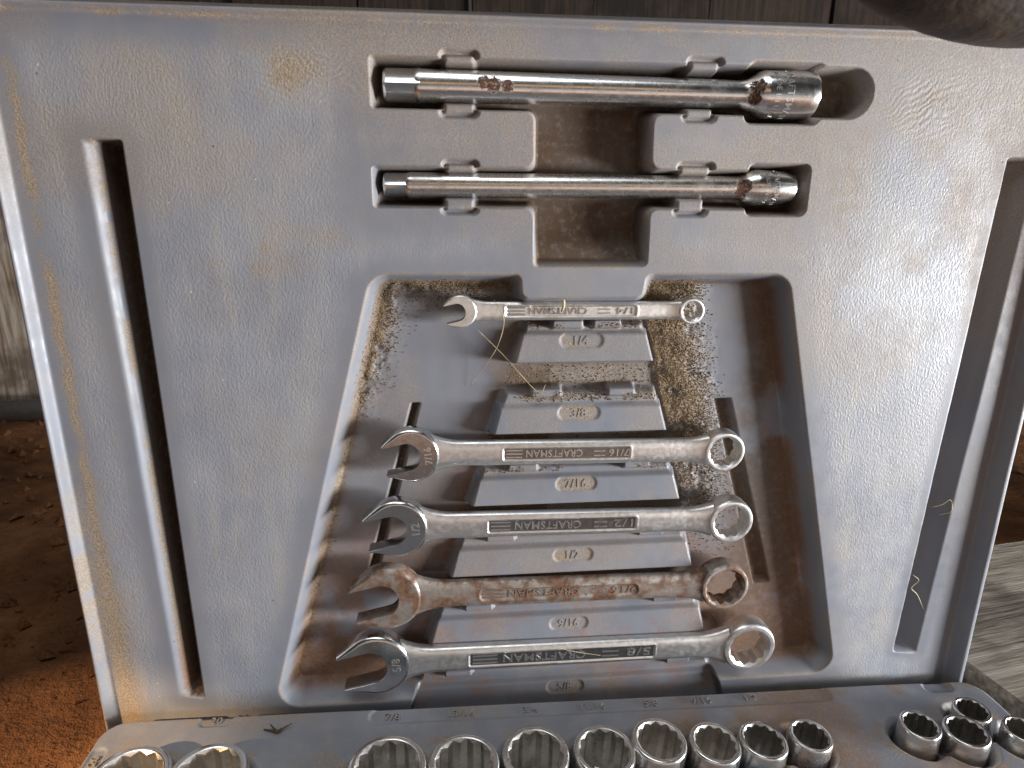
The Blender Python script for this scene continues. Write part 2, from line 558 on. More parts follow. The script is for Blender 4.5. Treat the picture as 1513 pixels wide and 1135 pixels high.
RES = 0.45
u = np.arange(-156, 254 + RES, RES)
w = np.arange(-224, 68 + RES, RES)
U, W = np.meshgrid(u, w)
shape = U.shape
h = (fnoise(shape, 170, 21, 3) - 0.5) * 0.9
grain = np.ones(shape)
region = np.zeros(shape, int)

# rim all round
rim_in = sd_box(U, W, -143.0, 231.5, -300, 56.5, 8)          # negative inside the panel
rimh = sstep(rim_in, 0.0, np.where(U > 200, 4.0, 2.8)) * np.where(U > 200, 6.0, 4.0)
h = h + rimh
outer = sd_box(U, W, -150.8, 241.5, -300, 62.5, 10)
h = h - sstep(outer, -4.8, 1.8) * 24
keep = outer < 2.6
region[rim_in > 0] = 1
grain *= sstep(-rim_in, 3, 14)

def carve(sdf, depth, run, soften=14.0):
    global h, grain
    m = sstep(-sdf, -0.3, run)
    h = h * (1 - m) + (-depth) * m
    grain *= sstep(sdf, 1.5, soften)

# finger grooves at both sides
gl = sd_poly(U, W, [(-120.2, 19.2), (-107.0, 18.6), (-107.2, -204), (-117.6, -202)], 1.2)
def groove(sdf, lx, rx, depth, runl, runr, soften):
    global h, grain
    lin = lambda d, run: np.clip((np.sqrt(np.maximum(d, 0) ** 2 + 1.2) - 1.1) / run, 0, 1)
    m = (lin(lx, runl) if runl > 5 else sstep(lx, -0.3, runl)) * (lin(rx, runr) if runr > 5 else sstep(rx, -0.3, runr)) * sstep(-sdf, -0.4, 2.2)
    h = h * (1 - m) - depth * m
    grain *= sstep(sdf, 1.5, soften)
glx = U - (-120.2 + (19.2 - W) * 0.0118)
groove(gl, glx, -107.0 - U, 11.0, 11.5, 2.0, 9)
h = h - 10.0 * sstep(glx, 3.4, 6.0) * sstep(-107.0 - U, -0.2, 1.6) * sstep(-gl, -0.3, 2.0)
gr = sd_poly(U, W, [(211.0, 17.0), (225.0, 17.5), (216.5, -204), (203.8, -202)], 1.2)
groove(gr, U - (211.0 - (17.0 - W) * 0.0325), (225.0 - (17.5 - W) * 0.0385) - U, 13, 2.2, 11.0, 6)
region[gl < 0] = 2
region[gr < 0] = 3

# the recess of the two extension bars
s1 = sd_box(U, W, -25.0, 136, 30.0, 46.4, 1.5)
s1 = np.minimum(s1, sd_box(U, W, 106, 134.5, 27.4, 47.8, 3.0))
s1 = smin(s1, sd_box(U, W, 122, 153.4, 29.6, 46.8, 8.5), 1.0)
s2 = sd_box(U, W, -25.8, 130, -2.4, 11.6, 1.5)
s2 = np.minimum(s2, sd_box(U, W, 110, 133.4, -4.6, 14.0, 2.5))
ch = sd_poly(U, W, [(30.6, 40), (72.4, 40), (73.8, -23.2), (31.2, -23.2)], 2.0)
barrec = smin(np.minimum(s1, s2), ch, 4.0)
depth = 14.0 - 6.5 * sstep(-W, 9, 22)
m = sstep(-barrec, -0.3, 2.6)
h = h * (1 - m) - depth * m
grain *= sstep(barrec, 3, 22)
region[barrec < 0] = 4
clips = []
for (x0, x1, y0, y1) in [(-2, 11.4, 42.9, 49.0), (-2.4, 11.4, 27.2, 33.9), (83.5, 97.0, 42.7, 49.0), (83, 96, 27.2, 33.6),
                         (-2, 11.2, 8.4, 14.2), (-2.6, 11, -5.0, 2.5), (82.6, 97, 8.3, 14.4), (82.2, 95.6, -5.2, 2.8)]:
    c = sd_box(U, W, x0, x1, y0, y1, 2.3)
    m = sstep(-c, -0.3, 1.7)
    hc = -0.9 - 2.6 * (1 - sstep(-c, 0.2, 2.6))
    h = np.where(h > -1.0, h * (1 - m) + np.minimum(hc, h) * m, np.maximum(h, h * (1 - m) + hc * m))
    clips.append(c)
clipm = np.minimum.reduce(clips)

# the big wrench recess
trap = sd_poly(U, W, [(-28.4, -25.4), (130.2, -25.8), (176.5, -211.8), (-79.0, -211.8)], 9.0)
tab = sd_poly(U, W, [(25.4, -10), (75.8, -10), (73.0, -34.4), (27.0, -34.4)], 2.5)
trap = smax(trap, -tab, 3.0)
SK = 1.0126
LEFT = lambda z: 26.2 * SK + (z + 47.5 * SK) * 0.2846
RIGHT = lambda z: 77.4 * SK - (z + 47.6 * SK) * 0.2575
floor_d = 11.5 + 1.2 * sstep(np.abs(U - 50), 60, 110)
m = sstep(-trap, -0.3, 5.6)
h = h * (1 - m) - floor_d * m
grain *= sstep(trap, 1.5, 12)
region[trap < 0] = 5
# narrow dirt-filled channels in the recess floor under the wrench heads
gvl = sd_poly(U, W, [(-16.4, -78), (-12.4, -78), (-34.5, -160), (-39.5, -160)], 0.8)
gvr = sd_poly(U, W, [(109.6, -79), (117.4, -79), (146.0, -170), (137.8, -170)], 0.8)
for g in (gvl, gvr):
    m = sstep(-g, -0.2, 1.6)
    h = h - 4.2 * m
# steps
rows = [('1/4', -44.2, -47.5, -61.4, 50.4, -51.5), ('3/8', -71.6, -77.0, -90.4, 50.4, -80.9), ('7/16', -103.0, -107.3, -121.3, 50.3, -111.6),
        ('1/2', -134.5, -139.1, -153.6, 50.0, -144.4), ('9/16', -167.5, -172.4, -187.4, 49.2, -178.1), ('5/8', -200.5, -206.8, -222.0, 48.5, -211.6)]
rows = [(r_[0],) + tuple(q * SK for q in r_[1:]) for r_ in rows]
ledges = np.full(shape, 1e9)
steps_all = np.full(shape, 1e9)
ovall = np.full(shape, 1e9)
for k, (nm, zl, zt, zb, ou, ow) in enumerate(rows):
    led = sd_poly(U, W, [(LEFT(zl) + 1, zl), (RIGHT(zl) - 1, zl), (RIGHT(zb) + .5, zb), (LEFT(zb) - .5, zb)], 1.2)
    m = sstep(-led, -0.2, 2.4)
    h = h * (1 - m) + (-7.6) * m
    fc = sd_poly(U, W, [(LEFT(zt), zt), (RIGHT(zt), zt), (RIGHT(zb), zb), (LEFT(zb), zb)], 1.4)
    m = sstep(-fc, -0.2, 2.2)
    tilt_h = -5.6 + 2.8 * np.clip((zt - W) / (zt - zb), 0, 1)
    h = np.maximum(h, h * (1 - m) + tilt_h * m)
    for (x0, x1) in ((LEFT(zl) + 11, LEFT(zl) + 25), (RIGHT(zl) - 23, RIGHT(zl) - 10)):
        c = sd_box(U, W, x0, x1, zl - 3.4, zl + 1.6, 1.6)
        m = sstep(-c, -0.2, 1.3)
        h = np.maximum(h, h * (1 - m) + (-4.9) * m)
    ov = sd_box(U, W, ou - 8.8, ou + 8.8, ow - 3.1, ow + 3.1, 3.05)
    m = sstep(-ov, -0.2, 0.9)
    h = h - 0.5 * m
    region[led < 0] = 10 + k
    ovall = np.minimum(ovall, ov)
    ledges = np.minimum(ledges, np.maximum(led, -fc))
    steps_all = np.minimum(steps_all, led)

# wrinkles pressed into the plastic near the top corners
for (cx, cz, rx, rz, ang, amp) in ((176, 35, 13, 10, 112, 0.075), (-48, 40, 22, 9, 80, 0.05)):
    a = math.radians(ang)
    ph = ((U - cx) * math.cos(a) + (W - cz) * math.sin(a)) + (fnoise(shape, 26, 77, 4) - 0.5) * 12
    env = np.exp(-((U - cx) / rx) ** 2 - ((W - cz) / rz) ** 2)
    h += amp * env * np.sin(ph * 2 * math.pi / 2.3)

# where dust has settled; shade and orange glow are painted with the dirt
nA = fnoise(shape, 60, 31, 5, 0.62)
nB = fnoise(shape, 22, 32, 5, 0.65)
nC = fnoise(shape, 130, 33, 4, 0.6)
cav = np.clip((blur(h, 9) - h) / 3.0, 0, 1)
intrap = sstep(-trap, 2.0, 5.0) * sstep(steps_all, 0.2, 1.5)
dist_in = np.maximum(-trap - 3.5, 0)
topstrip = np.exp(-np.maximum(-26 - W - 3.5, 0) / 5.5) * sstep(-U, -200, 26)
pile_r = sstep(U, 66, 74) * sstep(-(U - RIGHT(W)), -22, -6) * sstep(-(-W), -150, -62)   # heap of sawdust right of the steps
pile_r = sstep(U - RIGHT(W), -2, 1.0) * (1 - sstep(U - RIGHT(W), 8, 24 + 14 * nB)) * (1 - sstep(-W, 75, 160)) * sstep(nB, 0.20, 0.42)
pile_r = np.maximum(pile_r, sstep(U, 74, 78) * (1 - sstep(U, 92, 106)) * sstep(W, -40, -34) * (W < -24))
pile_l = np.exp(-((U + 25 - (W + 32) * 0.27) / 7.0) ** 2) * (1 - sstep(-W, 60, 90)) * sstep(nB, 0.33, 0.55)
pile_t = (W > -41) * np.exp(-np.maximum(-30.5 - W, 0) / 3.6) * (U < 28) * sstep(nB, 0.25, 0.5)
leftedge = np.exp(-((U - (-25.5 + (W + 32) * 0.2735)) / 3.2) ** 2)
dust_thick = np.clip(np.maximum.reduce([pile_r, pile_l * 0.9, pile_t]) * intrap, 0, 1)
ledge_dirt = sstep(-ledges, 0.0, 1.0) * np.exp(-np.maximum(0, -(-W) * 0)) * sstep(nB, 0.42, 0.6)
slotm = intrap * sstep(U - LEFT(W), 0, 3) * sstep(RIGHT(W) - U, 0, 3)
dust = np.zeros(shape)
dust = np.maximum(dust, dust_thick)
dust = np.maximum(dust, leftedge * intrap * 0.95)
dust = np.maximum(dust, slotm * (0.55 + 0.45 * nB) * 0.8)
dust = np.maximum(dust, ledge_dirt * 0.35 * (1 - sstep(-W, 90, 150)))
dust = np.maximum(dust, intrap * 0.30 * sstep(nA, 0.40, 0.65))
rimdust = np.exp(-((U + 139.5 - 3.5 * nB) / (2.2 + 4.0 * sstep(-W, 110, 190))) ** 2) * sstep(nA + 0.1 * nB, 0.32, 0.52)
dust = np.maximum(dust, rimdust)
dust = np.maximum(dust, np.exp(-((W - 56.8) / 1.4) ** 2) * 0.8 * sstep(nB, 0.35, 0.6))
for (cx, cz, rx, rz, a_) in ((-57, 41, 26, 9, 1.), (-70, -16, 18, 10, 1.), (-40, -12, 18, 5, .45), (177, 34, 17, 12, .75), (-140, 25, 7, 45, .9), (-141, -150, 9, 45, .95),
                             (150, 50, 40, 7, .35), (90, -15, 9, 7, .45), (110, -18, 5, 8, .4), (133, -19, 7, 7, .45), (172, -8, 22, 4, .35), (205, 8, 14, 20, .5), (-95, 8, 5, 26, .5),
                             (190, -75, 18, 6, .25), (182, -115, 20, 8, .25), (228, -90, 6, 40, .35), (185, -150, 16, 20, .2), (-60, -100, 40, 60, .22), (-20, 57, 60, 4, .5)):
    dust = np.maximum(dust, a_ * np.exp(-((U - cx) / rx) ** 2 - ((W - cz) / rz) ** 2) * sstep(nA * .6 + nB * .4, 0.43, 0.60))
dust = np.maximum(dust, cav * 0.55 * sstep(nB, 0.3, 0.6) * (region != 5))
dust *= 1 - 0.7 * (clipm < 0)
inbar = sstep(-barrec, 0.6, 1.8)
grime = np.zeros(shape)
grime = np.maximum(grime, inbar * np.clip(0.55 + 0.7 * nA, 0, 1))  # dirt, with the brown shade of the bar recess painted in
grime = np.maximum(grime, sstep(U - (-120.2 + (19.2 - W) * 0.0118), 3.6, 5.0) * (gl < 0) * 1.0)  # paints the shadowed side of the left groove dark
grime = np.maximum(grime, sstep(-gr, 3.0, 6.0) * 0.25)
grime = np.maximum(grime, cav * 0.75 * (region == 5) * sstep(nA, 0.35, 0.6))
grime = np.maximum(grime, intrap * sstep(U - 50, 60, 80) * 0.75 * sstep(nA, 0.30, 0.55))  # paints the right wall's shadow onto the recess floor
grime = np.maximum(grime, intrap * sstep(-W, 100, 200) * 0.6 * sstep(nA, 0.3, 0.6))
sideL = intrap * np.exp(-np.maximum(LEFT(W) - U, 0) / 9.0) * (U < 40)  # mask for the shadow left of the steps, painted in colour
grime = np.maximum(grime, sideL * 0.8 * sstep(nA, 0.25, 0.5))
for g in (gvl, gvr):
    grime = np.maximum(grime, sstep(-g, 0.6, 1.6) * 0.9)
grime *= 1 - 0.8 * (clipm < 0)
film = 0.20 * sstep(nC, 0.36, 0.66) * sstep(nA, 0.25, 0.7) + 0.34 * sstep(U, -20, 200) * sstep(W, -170, 20) * sstep(nA, 0.15, 0.6) + 0.42 * sstep(W, -30, 50) * sstep(nC, 0.25, 0.6)
film = np.minimum(film, 0.55)
dust = np.maximum(dust, film * (region < 5) + 0.0)
edge_line = np.exp(-((barrec + 0.2) / 0.9) ** 2) * sstep(nB, 0.36, 0.56) * 0.75
edge_line = np.maximum(edge_line, np.exp(-((trap + 0.2) / 0.8) ** 2) * sstep(nA, 0.40, 0.6) * 0.5)
edge_line = np.maximum(edge_line, np.exp(-((U - (-120.2 + (19.2 - W) * 0.0118) - 3.5) / 0.9) ** 2) * (gl < 0) * sstep(nB, 0.30, 0.50) * 0.9)
dust = np.maximum(dust, edge_line)
dust = np.maximum(dust, sstep(-ovall, -0.3, 0.6) * (0.35 + 0.5 * sstep(nB, 0.35, 0.6)))
dust = np.maximum(dust, 0.30 * (steps_all < 0) * sstep(nA, 0.42, 0.62))
soil = intrap * sstep(-W, 110, 200) * sstep(nA, 0.28, 0.52) * 0.85  # orange glow painted low in the recess along with red-brown dirt
soil = np.maximum(soil, intrap * sstep(U - 128 - (-W - 60) * 0.22, -6, 8) * sstep(nB * .5 + nA * .5, 0.34, 0.54) * 0.95)  # orange light on the lower right wall, put into the colour
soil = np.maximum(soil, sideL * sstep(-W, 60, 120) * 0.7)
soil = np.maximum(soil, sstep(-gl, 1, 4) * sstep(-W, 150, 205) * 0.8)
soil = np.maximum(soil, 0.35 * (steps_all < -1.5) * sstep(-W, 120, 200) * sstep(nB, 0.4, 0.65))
# thick dust has body
crumb_n = RNG.random(shape)
h = h + dust_thick * (0.5 + 1.1 * nB + 0.55 * blur(crumb_n, 1) )

# normals of the field, pointing to the viewer (-Y)
dhz, dhu = np.gradient(h, RES)
N = np.stack([-dhu, -np.ones(shape), -dhz], -1)
N[..., 0] *= 1
N = np.stack([-dhu, -np.ones(shape), -dhz], -1)
N /= np.linalg.norm(N, axis=-1, keepdims=True)
pos = np.stack([U, -h, W + Z0], -1)
names = [(0, 'lid'), (1, 'rim'), (2, 'finger_groove'), (3, 'finger_groove'), (4, 'bar_recess'), (5, 'wrench_recess')] + [(10 + k, 'wrench_step') for k in range(6)]
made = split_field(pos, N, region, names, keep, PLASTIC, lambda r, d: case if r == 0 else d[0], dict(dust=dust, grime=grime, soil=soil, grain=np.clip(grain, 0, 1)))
lid = made[0]
made[2]['label'] = 'long dark groove at the left of the lid'
made[3]['label'] = 'long groove at the right of the lid'
def hfield(x, z):
    j = int(np.clip((z + 224) / RES, 0, shape[0] - 1)); i = int(np.clip((x + 156) / RES, 0, shape[1] - 1))
    return h[j, i]
# raised size numerals on the steps
for k, (nm, zl, zt, zb, ou, ow) in enumerate(rows):
    v, f = text_geo(nm, 5.0, 0.16, 1.05, 0.02)
    ft = -5.6 + 2.8 * (zt - (v[:, 1] + ow)) / (zt - zb) - 0.42
    v = np.stack([v[:, 0] + ou, -(v[:, 2] + ft), v[:, 1] + ow + Z0], -1)
    o = mesh_obj('size_numerals', v, f, LABELTXT, lid, smooth=False)
    o['label'] = 'raised numerals %s in an oval on a step' % nm
# shell behind the lid face
bv = []
prof = [(-149.0, 5.0), (-148.6, 26), (-143, 33), (241, 33), (246.6, 26), (247.0, 5.0)]
bm = bmesh.new()
bmesh.ops.create_cube(bm, size=1.0)
for v in bm.verts:
    v.co = Vector((49 + v.co.x * 393, 32.5 + v.co.y * 24, -80 + Z0 + v.co.z * 283)) * MM
bmesh.ops.bevel(bm, geom=list(bm.edges), offset=0.006, segments=3, affect='EDGES', profile=0.5)
me = bpy.data.meshes.new('lid_shell'); bm.to_mesh(me); bm.free(); me.materials.append(PLASTIC); me.shade_smooth()
link(bpy.data.objects.new('lid_shell', me), case)

# ------------------------------------------------------------------ the tray with the sockets
SLOPE = 0.0215
def tray_z(x, e=0.0):
    return -207.0 + e - (x + 136) * SLOPE
sockets = [  # x, y, outer radius, lean x, lean y, rise, number
    (-119.5, -41.8, 14.2, 3, -2, 8.0, 'big'), (-91.5, -42.4, 14.4, 0, -2, 8.0, 'big'),
    (-27.0, -42.5, 14.8, 0, -2, 7.0, '7/8'), (1.7, -42.6, 13.6, 0, -2, 7.0, '13/16'), (29.3, -39.8, 13.1, 0, -3, 7.0, '3/4'),
    (55.4, -39.8, 12.2, 2, -4, 7.0, '11/16'), (77.6, -37.0, 10.9, 4, -5, 8.0, '5/8'), (99.3, -39.0, 10.2, 6, -5, 7.0, '9/16'),
    (119.6, -39.0, 9.6, 6, -4, 6.5, '1/2'), (140.5, -38.0, 8.6, 5, -3, 6.5, '7/16'),
    (190.0, -37.0, 7.8, -4, -3, 8.0, 'small'), (208.5, -40.5, 8.6, -4, -3, 7.0, 'small'), (220.5, -30.0, 7.2, -6, -2, 7.0, 'small'), (233.5, -41.5, 7.2, -6, -2, 7.0, 'small')]
ty = np.concatenate([np.arange(-4 + 3, -66, -0.5), np.linspace(-66.5, -278, 110)])[::-1]
tx = np.arange(-152, 251, 0.55)
TX, TY = np.meshgrid(tx, ty)
tsh = TX.shape
tout = sd_box(TX, TY, -147.0, 245.5, -276, -3.2, 13)
th = (fnoise(tsh, 150, 41, 3) - 0.5) * 0.8
tregion = np.zeros(tsh, int)
tg = np.ones(tsh)
welld = np.full(tsh, 1e9)
for s in sockets:
    d = np.hypot(TX - s[0], TY - s[1] + 0.8) - (s[2] + 4.2)
    welld = smin(welld, d, 3.0)
    d2 = np.hypot(TX - s[0], TY - s[1]) - (s[2] + 1.2)
    m = sstep(-d, -0.3, 5.0)
    th = np.minimum(th, th * (1 - m) - 6.0 * m)
    m = sstep(-d2, -0.3, 1.6)
    th = np.minimum(th, th * (1 - m) - 24.0 * m)
tregion[welld < -0.2] = 2
# big storage hollows nearer the viewer, outside the picture
for (x0, x1, y0, y1) in ((-128, 20, -262, -92), (34, 228, -180, -92), (34, 228, -262, -194)):
    d = sd_box(TX, TY, x0, x1, y0, y1, 10)
    m = sstep(-d, -0.3, 8)
    th = th * (1 - m) - 22 * m
    tregion[d < 0] = 3
strip = sd_box(TX, TY, -37.5, 168, -15.6, -7.0, 3.8)
m = sstep(-strip, -0.2, 0.9)
th = th - 0.8 * m
tregion[strip < 0] = 4
ovals = [(-106.8, -92.6, -12.4, -5.6), (214, 228, -13.4, -6.8), (-142.4, -136.2, -33, -20)]
for k, b in enumerate(ovals):
    d = sd_box(TX, TY, *b, 3.0)
    th = th - 0.8 * sstep(-d, -0.2, 0.9)
    tregion[d < 0] = 5 + k
th = th - sstep(tout, -4.5, 2.2) * 30
tkeep = tout < 2.4
tn1 = fnoise(tsh, 40, 51, 5, 0.62)
tn2 = fnoise(tsh, 14, 52, 4, 0.65)
tdust = np.clip(0.42 * sstep(tn1, 0.42, 0.66) + 0.7 * np.exp(-(welld / 3.5) ** 2) * sstep(tn2, 0.45, 0.62) + 0.6 * sstep(-tout, 8, 0) * sstep(tn1, .4, .6), 0, 1)
tsoil_glow = 0.38 * sstep(TX, 20, 150) * sstep(tn1, 0.36, 0.58)  # warm light on the tray's right side, painted as a red-brown tint
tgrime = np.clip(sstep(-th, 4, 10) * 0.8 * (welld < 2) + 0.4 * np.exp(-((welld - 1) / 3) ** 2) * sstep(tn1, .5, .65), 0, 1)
dy = np.gradient(th, ty, axis=0); dx = np.gradient(th, tx, axis=1)
TN = np.stack([-dx, -dy, np.ones(tsh)], -1)
TN /= np.linalg.norm(TN, axis=-1, keepdims=True)
tpos = np.stack([TX, TY, th + tray_z(TX) + Z0], -1)
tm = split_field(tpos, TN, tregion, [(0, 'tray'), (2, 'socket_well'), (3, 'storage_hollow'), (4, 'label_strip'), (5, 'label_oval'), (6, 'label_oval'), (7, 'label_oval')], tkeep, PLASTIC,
                 lambda r, d: case if r == 0 else d[0], dict(dust=tdust, grime=tgrime, soil=tsoil_glow, grain=tg * 0.6))
tray = tm[0]
# tray body under the moulded top
bm = bmesh.new()
bmesh.ops.create_cube(bm, size=1.0)
for v in bm.verts:
    xx = 49.2 + v.co.x * 392
    yy = -139.5 + v.co.y * 272
    zz = (tray_z(xx) - 26 + Z0) if v.co.z > 0 else -2
    v.co = Vector((xx, yy, zz)) * MM
bmesh.ops.bevel(bm, geom=[e for e in bm.edges if abs(e.verts[0].co.z - e.verts[1].co.z) > 0.01], offset=0.012, segments=4, affect='EDGES')
me = bpy.data.meshes.new('tray_body'); bm.to_mesh(me); bm.free(); me.materials.append(PLASTIC); me.shade_smooth()
me.set_sharp_from_angle(angle=math.radians(40))
link(bpy.data.objects.new('tray_body', me), case)
for (s, x_, y_, size, rot) in (('7/8', -27.5, -11.4, 5.0, 0), ('13/16', 1.5, -11.4, 5.0, 0), ('3/4', 31, -11.3, 5.0, 0), ('11/16', 58.5, -11.2, 5.0, 0), ('5/8', 84.5, -11.1, 5.0, 0),
                          ('9/16', 107.5, -11.0, 5.0, 0), ('1/2', 130.5, -10.9, 5.0, 0), ('20', -99.7, -9.0, 4.6, 0), ('20', -139.3, -26.5, 4.4, 90)):
    v, f = text_geo(s, size, 0.48, 1.05, 0.03)
    a = math.radians(rot)
    xx = v[:, 0] * math.cos(a) - v[:, 1] * math.sin(a) + x_
    yy = v[:, 0] * math.sin(a) + v[:, 1] * math.cos(a) + y_
    v = np.stack([xx, yy, v[:, 2] - 0.45 + tray_z(xx) + Z0], -1)
    o = mesh_obj('size_numerals', v, f, LABELTXT, tray, smooth=False)
    o['label'] = 'raised numerals %s on the tray edge' % s

# ------------------------------------------------------------------ sockets
def star(theta, r_in, r_out, pts=12):
    t = (theta * pts / (2 * math.pi)) % 1.0
    tri = 1 - abs(2 * t - 1)            # 0 at inner vertex, 1 at outer corner
    return r_in + (r_out - r_in) * tri
def revolve(profile, nseg, mat, name, parent, sharp=35, close=False):
    """profile: list of functions theta -> (r, z)"""
    V, F = [], []
    npf = len(profile)
    for i in range(nseg):
        th_ = 2 * math.pi * i / nseg
        for p in profile:
            r_, z_ = p(th_)
            V.append((r_ * math.cos(th_), r_ * math.sin(th_), z_))
    for i in range(nseg):
        j = (i + 1) % nseg
        for k in range(npf - 1 + (1 if close else 0)):
            k2 = (k + 1) % npf
            F.append((i * npf + k, j * npf + k, j * npf + k2, i * npf + k2))
    return mesh_obj(name, V, F, mat, parent, True, sharp)
K = lambda r_, z_: (lambda t: (r_, z_))
sock_label = {'7/8': 'largest deep chrome socket of the middle row below numerals 7/8', '13/16': 'chrome socket below numerals 13/16, second of the middle row',
              '3/4': 'chrome socket below numerals 3/4, third of the middle row', '11/16': 'chrome socket below numerals 11/16, fourth of the middle row', '5/8': 'chrome socket below numerals 5/8, fifth of the middle row',
              '9/16': 'chrome socket below numerals 9/16, sixth of the middle row', '1/2': 'chrome socket below numerals 1/2, seventh of the middle row', '7/16': 'small chrome socket at the right end of the middle row'}
extra = ['large chrome socket in the left corner of the tray', 'large chrome socket second from the left corner of the tray',
         'small chrome socket leftmost of the four in the right tray corner', 'small chrome socket second of the four in the right tray corner',
         'small chrome socket nearest the lid in the right tray corner', 'small chrome socket outermost in the right tray corner']
ei = 0
for (sx, sy, r_, lx, ly, rise, nm) in sockets:
    z_ = tray_z(sx) + Z0
    s = empty('socket', (sx, sy, z_ - 22))
    if nm in sock_label:
        lab = sock_label[nm]
    else:
        lab = extra[ei]; ei += 1
    tag(s, lab, 'socket', 'chrome sockets in the tray')
    s.rotation_euler = (math.radians(-ly * 0.8), math.radians(lx * 0.5), random.uniform(0, 0.5))
    H = 22 + rise
    ro, ri = r_ * 0.815, r_ * 0.735
    prof = [K(r_ * 0.93, 0), K(r_ * 0.97, 1.0), K(r_, 3), K(r_, H * 0.5), K(r_, H - 1.5), K(r_ * 0.985, H - 0.7), K(r_ * 0.955, H - 0.2), K(r_ * 0.92, H), K(ro + 0.35, H), K(ro + 0.05, H - 0.15)]
    revolve(prof, 72, random.choice((CHROME, CHROME, WORNCHROME)), 'outer_body', s, 50)
    prof = [K(ro + 0.05, H - 0.15), (lambda t, a=ri, b=ro, H=H: (star(t, a, b), H - 0.25 - (b - star(t, a, b)) * 0.9)), (lambda t, a=ri, b=ro, H=H: (star(t, a, b), H * 0.30)), K(ri * 0.6, H * 0.28), K(0.1, H * 0.28)]
    revolve(prof, 96, DUSTBORE if (nm == 'big' or random.random() < 0.3) else BORE, 'twelve_point_bore', s, 25)

# ------------------------------------------------------------------ combination wrenches
def place(root, p, q, hh):
    """root frame: x from open end to ring end, y up, z to the viewer"""
    ang = math.atan2(q[1] - p[1], q[0] - p[0])
    X = Vector((math.cos(ang), 0, math.sin(ang)))
    Zv = Vector((0, -1, 0))
    Yv = Zv.cross(X)
    m_ = Matrix((X, Yv, Zv)).transposed().to_4x4()
    m_.translation = Vector((p[0], -hh, p[1] + Z0)) * MM
    root.matrix_world = m_

def jaw_outline(R, g, tip):
    """open end outline, mouth along +a, counter-clockwise; returns (a, p, bevel) list"""
    pts = []
    hg = g / 2
    at, pt = R * tip, hg
    aback = -0.30 * R
    # inner edge from lower tip to upper tip: lower tip is at p=-hg
    a0 = aback + hg * 0.92
    n = 8
    inner = []
    for i in range(n):
        t = i / n
        inner.append((at + (a0 - at) * t, -hg - 0.00 * R, 0.25))
    for i in range(17):
        t = math.pi * (0.5 + i / 16.0)
        inner.append((a0 + math.cos(t) * hg * 0.92, -math.sin(t) * hg, 0.25))
    for i in range(1, n + 1):
        t = i / n
        inner.append((a0 + (at * 1.04 - a0) * t, hg, 0.25))
    # upper tip and back round the circle
    th0 = math.radians(62)
    c0 = (R * math.cos(th0), R * math.sin(th0))
    tipo = (at * 1.01, hg + 0.09 * R)
    outer_ = []
    ctrl = (c0[0] + math.sin(th0) * R * 0.42, c0[1] - math.cos(th0) * R * 0.42)
    for i in range(9):
        t = i / 9.0
        b = [(1 - t) ** 2 * tipo[k] + 2 * t * (1 - t) * ctrl[k] + t * t * c0[k] for k in (0, 1)]
        outer_.append((b[0], b[1], 0.35 + 0.9 * t))
    nb = 56
    for i in range(nb + 1):
        t = th0 + (2 * math.pi - 2 * th0) * i / nb
        outer_.append((R * math.cos(t), R * math.sin(t), 1.25))
    tipo2 = (at * 0.97, -hg - 0.09 * R)
    for i in range(1, 10):
        t = i / 9.0
        c1 = (c0[0], -c0[1]); ct = (ctrl[0], -ctrl[1])
        b = [(1 - t) ** 2 * c1[k] + 2 * t * (1 - t) * ct[k] + t * t * tipo2[k] for k in (0, 1)]
        outer_.append((b[0], b[1], 1.25 - 0.9 * t))
    return inner + outer_

def inset(pts, scale):
    n = len(pts)
    out = []
    P2 = np.array([(p[0], p[1]) for p in pts])
    for i in range(n):
        e = P2[(i + 1) % n] - P2[i - 1]
        e = e / (np.linalg.norm(e) + 1e-9)
        nn = np.array([-e[1], e[0]])
        d = pts[i][2] * scale
        out.append(P2[i] + nn * d)
    return out

def make_jaw(R, g, tip, thick, ang, mat, parent):
    pts = jaw_outline(R, g, tip)
    P2 = np.array([(p[0], p[1]) for p in pts])
    area = np.sum(P2[:, 0] * np.roll(P2[:, 1], -1) - np.roll(P2[:, 0], -1) * P2[:, 1])
    if area < 0:
        pts = pts[::-1]
    n = len(pts)
    bev = R * 0.085
    lay = [(inset(pts, bev * 0.55), -thick + 0.0), (inset(pts, 0.0), -thick + bev * 0.8), (inset(pts, 0.0), -bev * 1.15), (inset(pts, bev * 0.30), -bev * 0.55),
           (inset(pts, bev * 0.78), -bev * 0.10), (inset(pts, bev * 1.0), 0.0), (inset(pts, bev * 1.12), 0.0)]
    V, F = [], []
    c, s_ = math.cos(ang), math.sin(ang)
    for ring, z_ in lay:
        for a, p in ring:
            V.append((a * c - p * s_, a * s_ + p * c, z_))
    for k in range(len(lay) - 1):
        for i in range(n):
            j = (i + 1) % n
            F.append((k * n + i, k * n + j, (k + 1) * n + j, (k + 1) * n + i))
    F.append(tuple(range(n))[::-1])
    F.append(tuple(range((len(lay) - 1) * n, len(lay) * n)))
    return mesh_obj('open_jaw', V, F, mat, parent, True, 32)

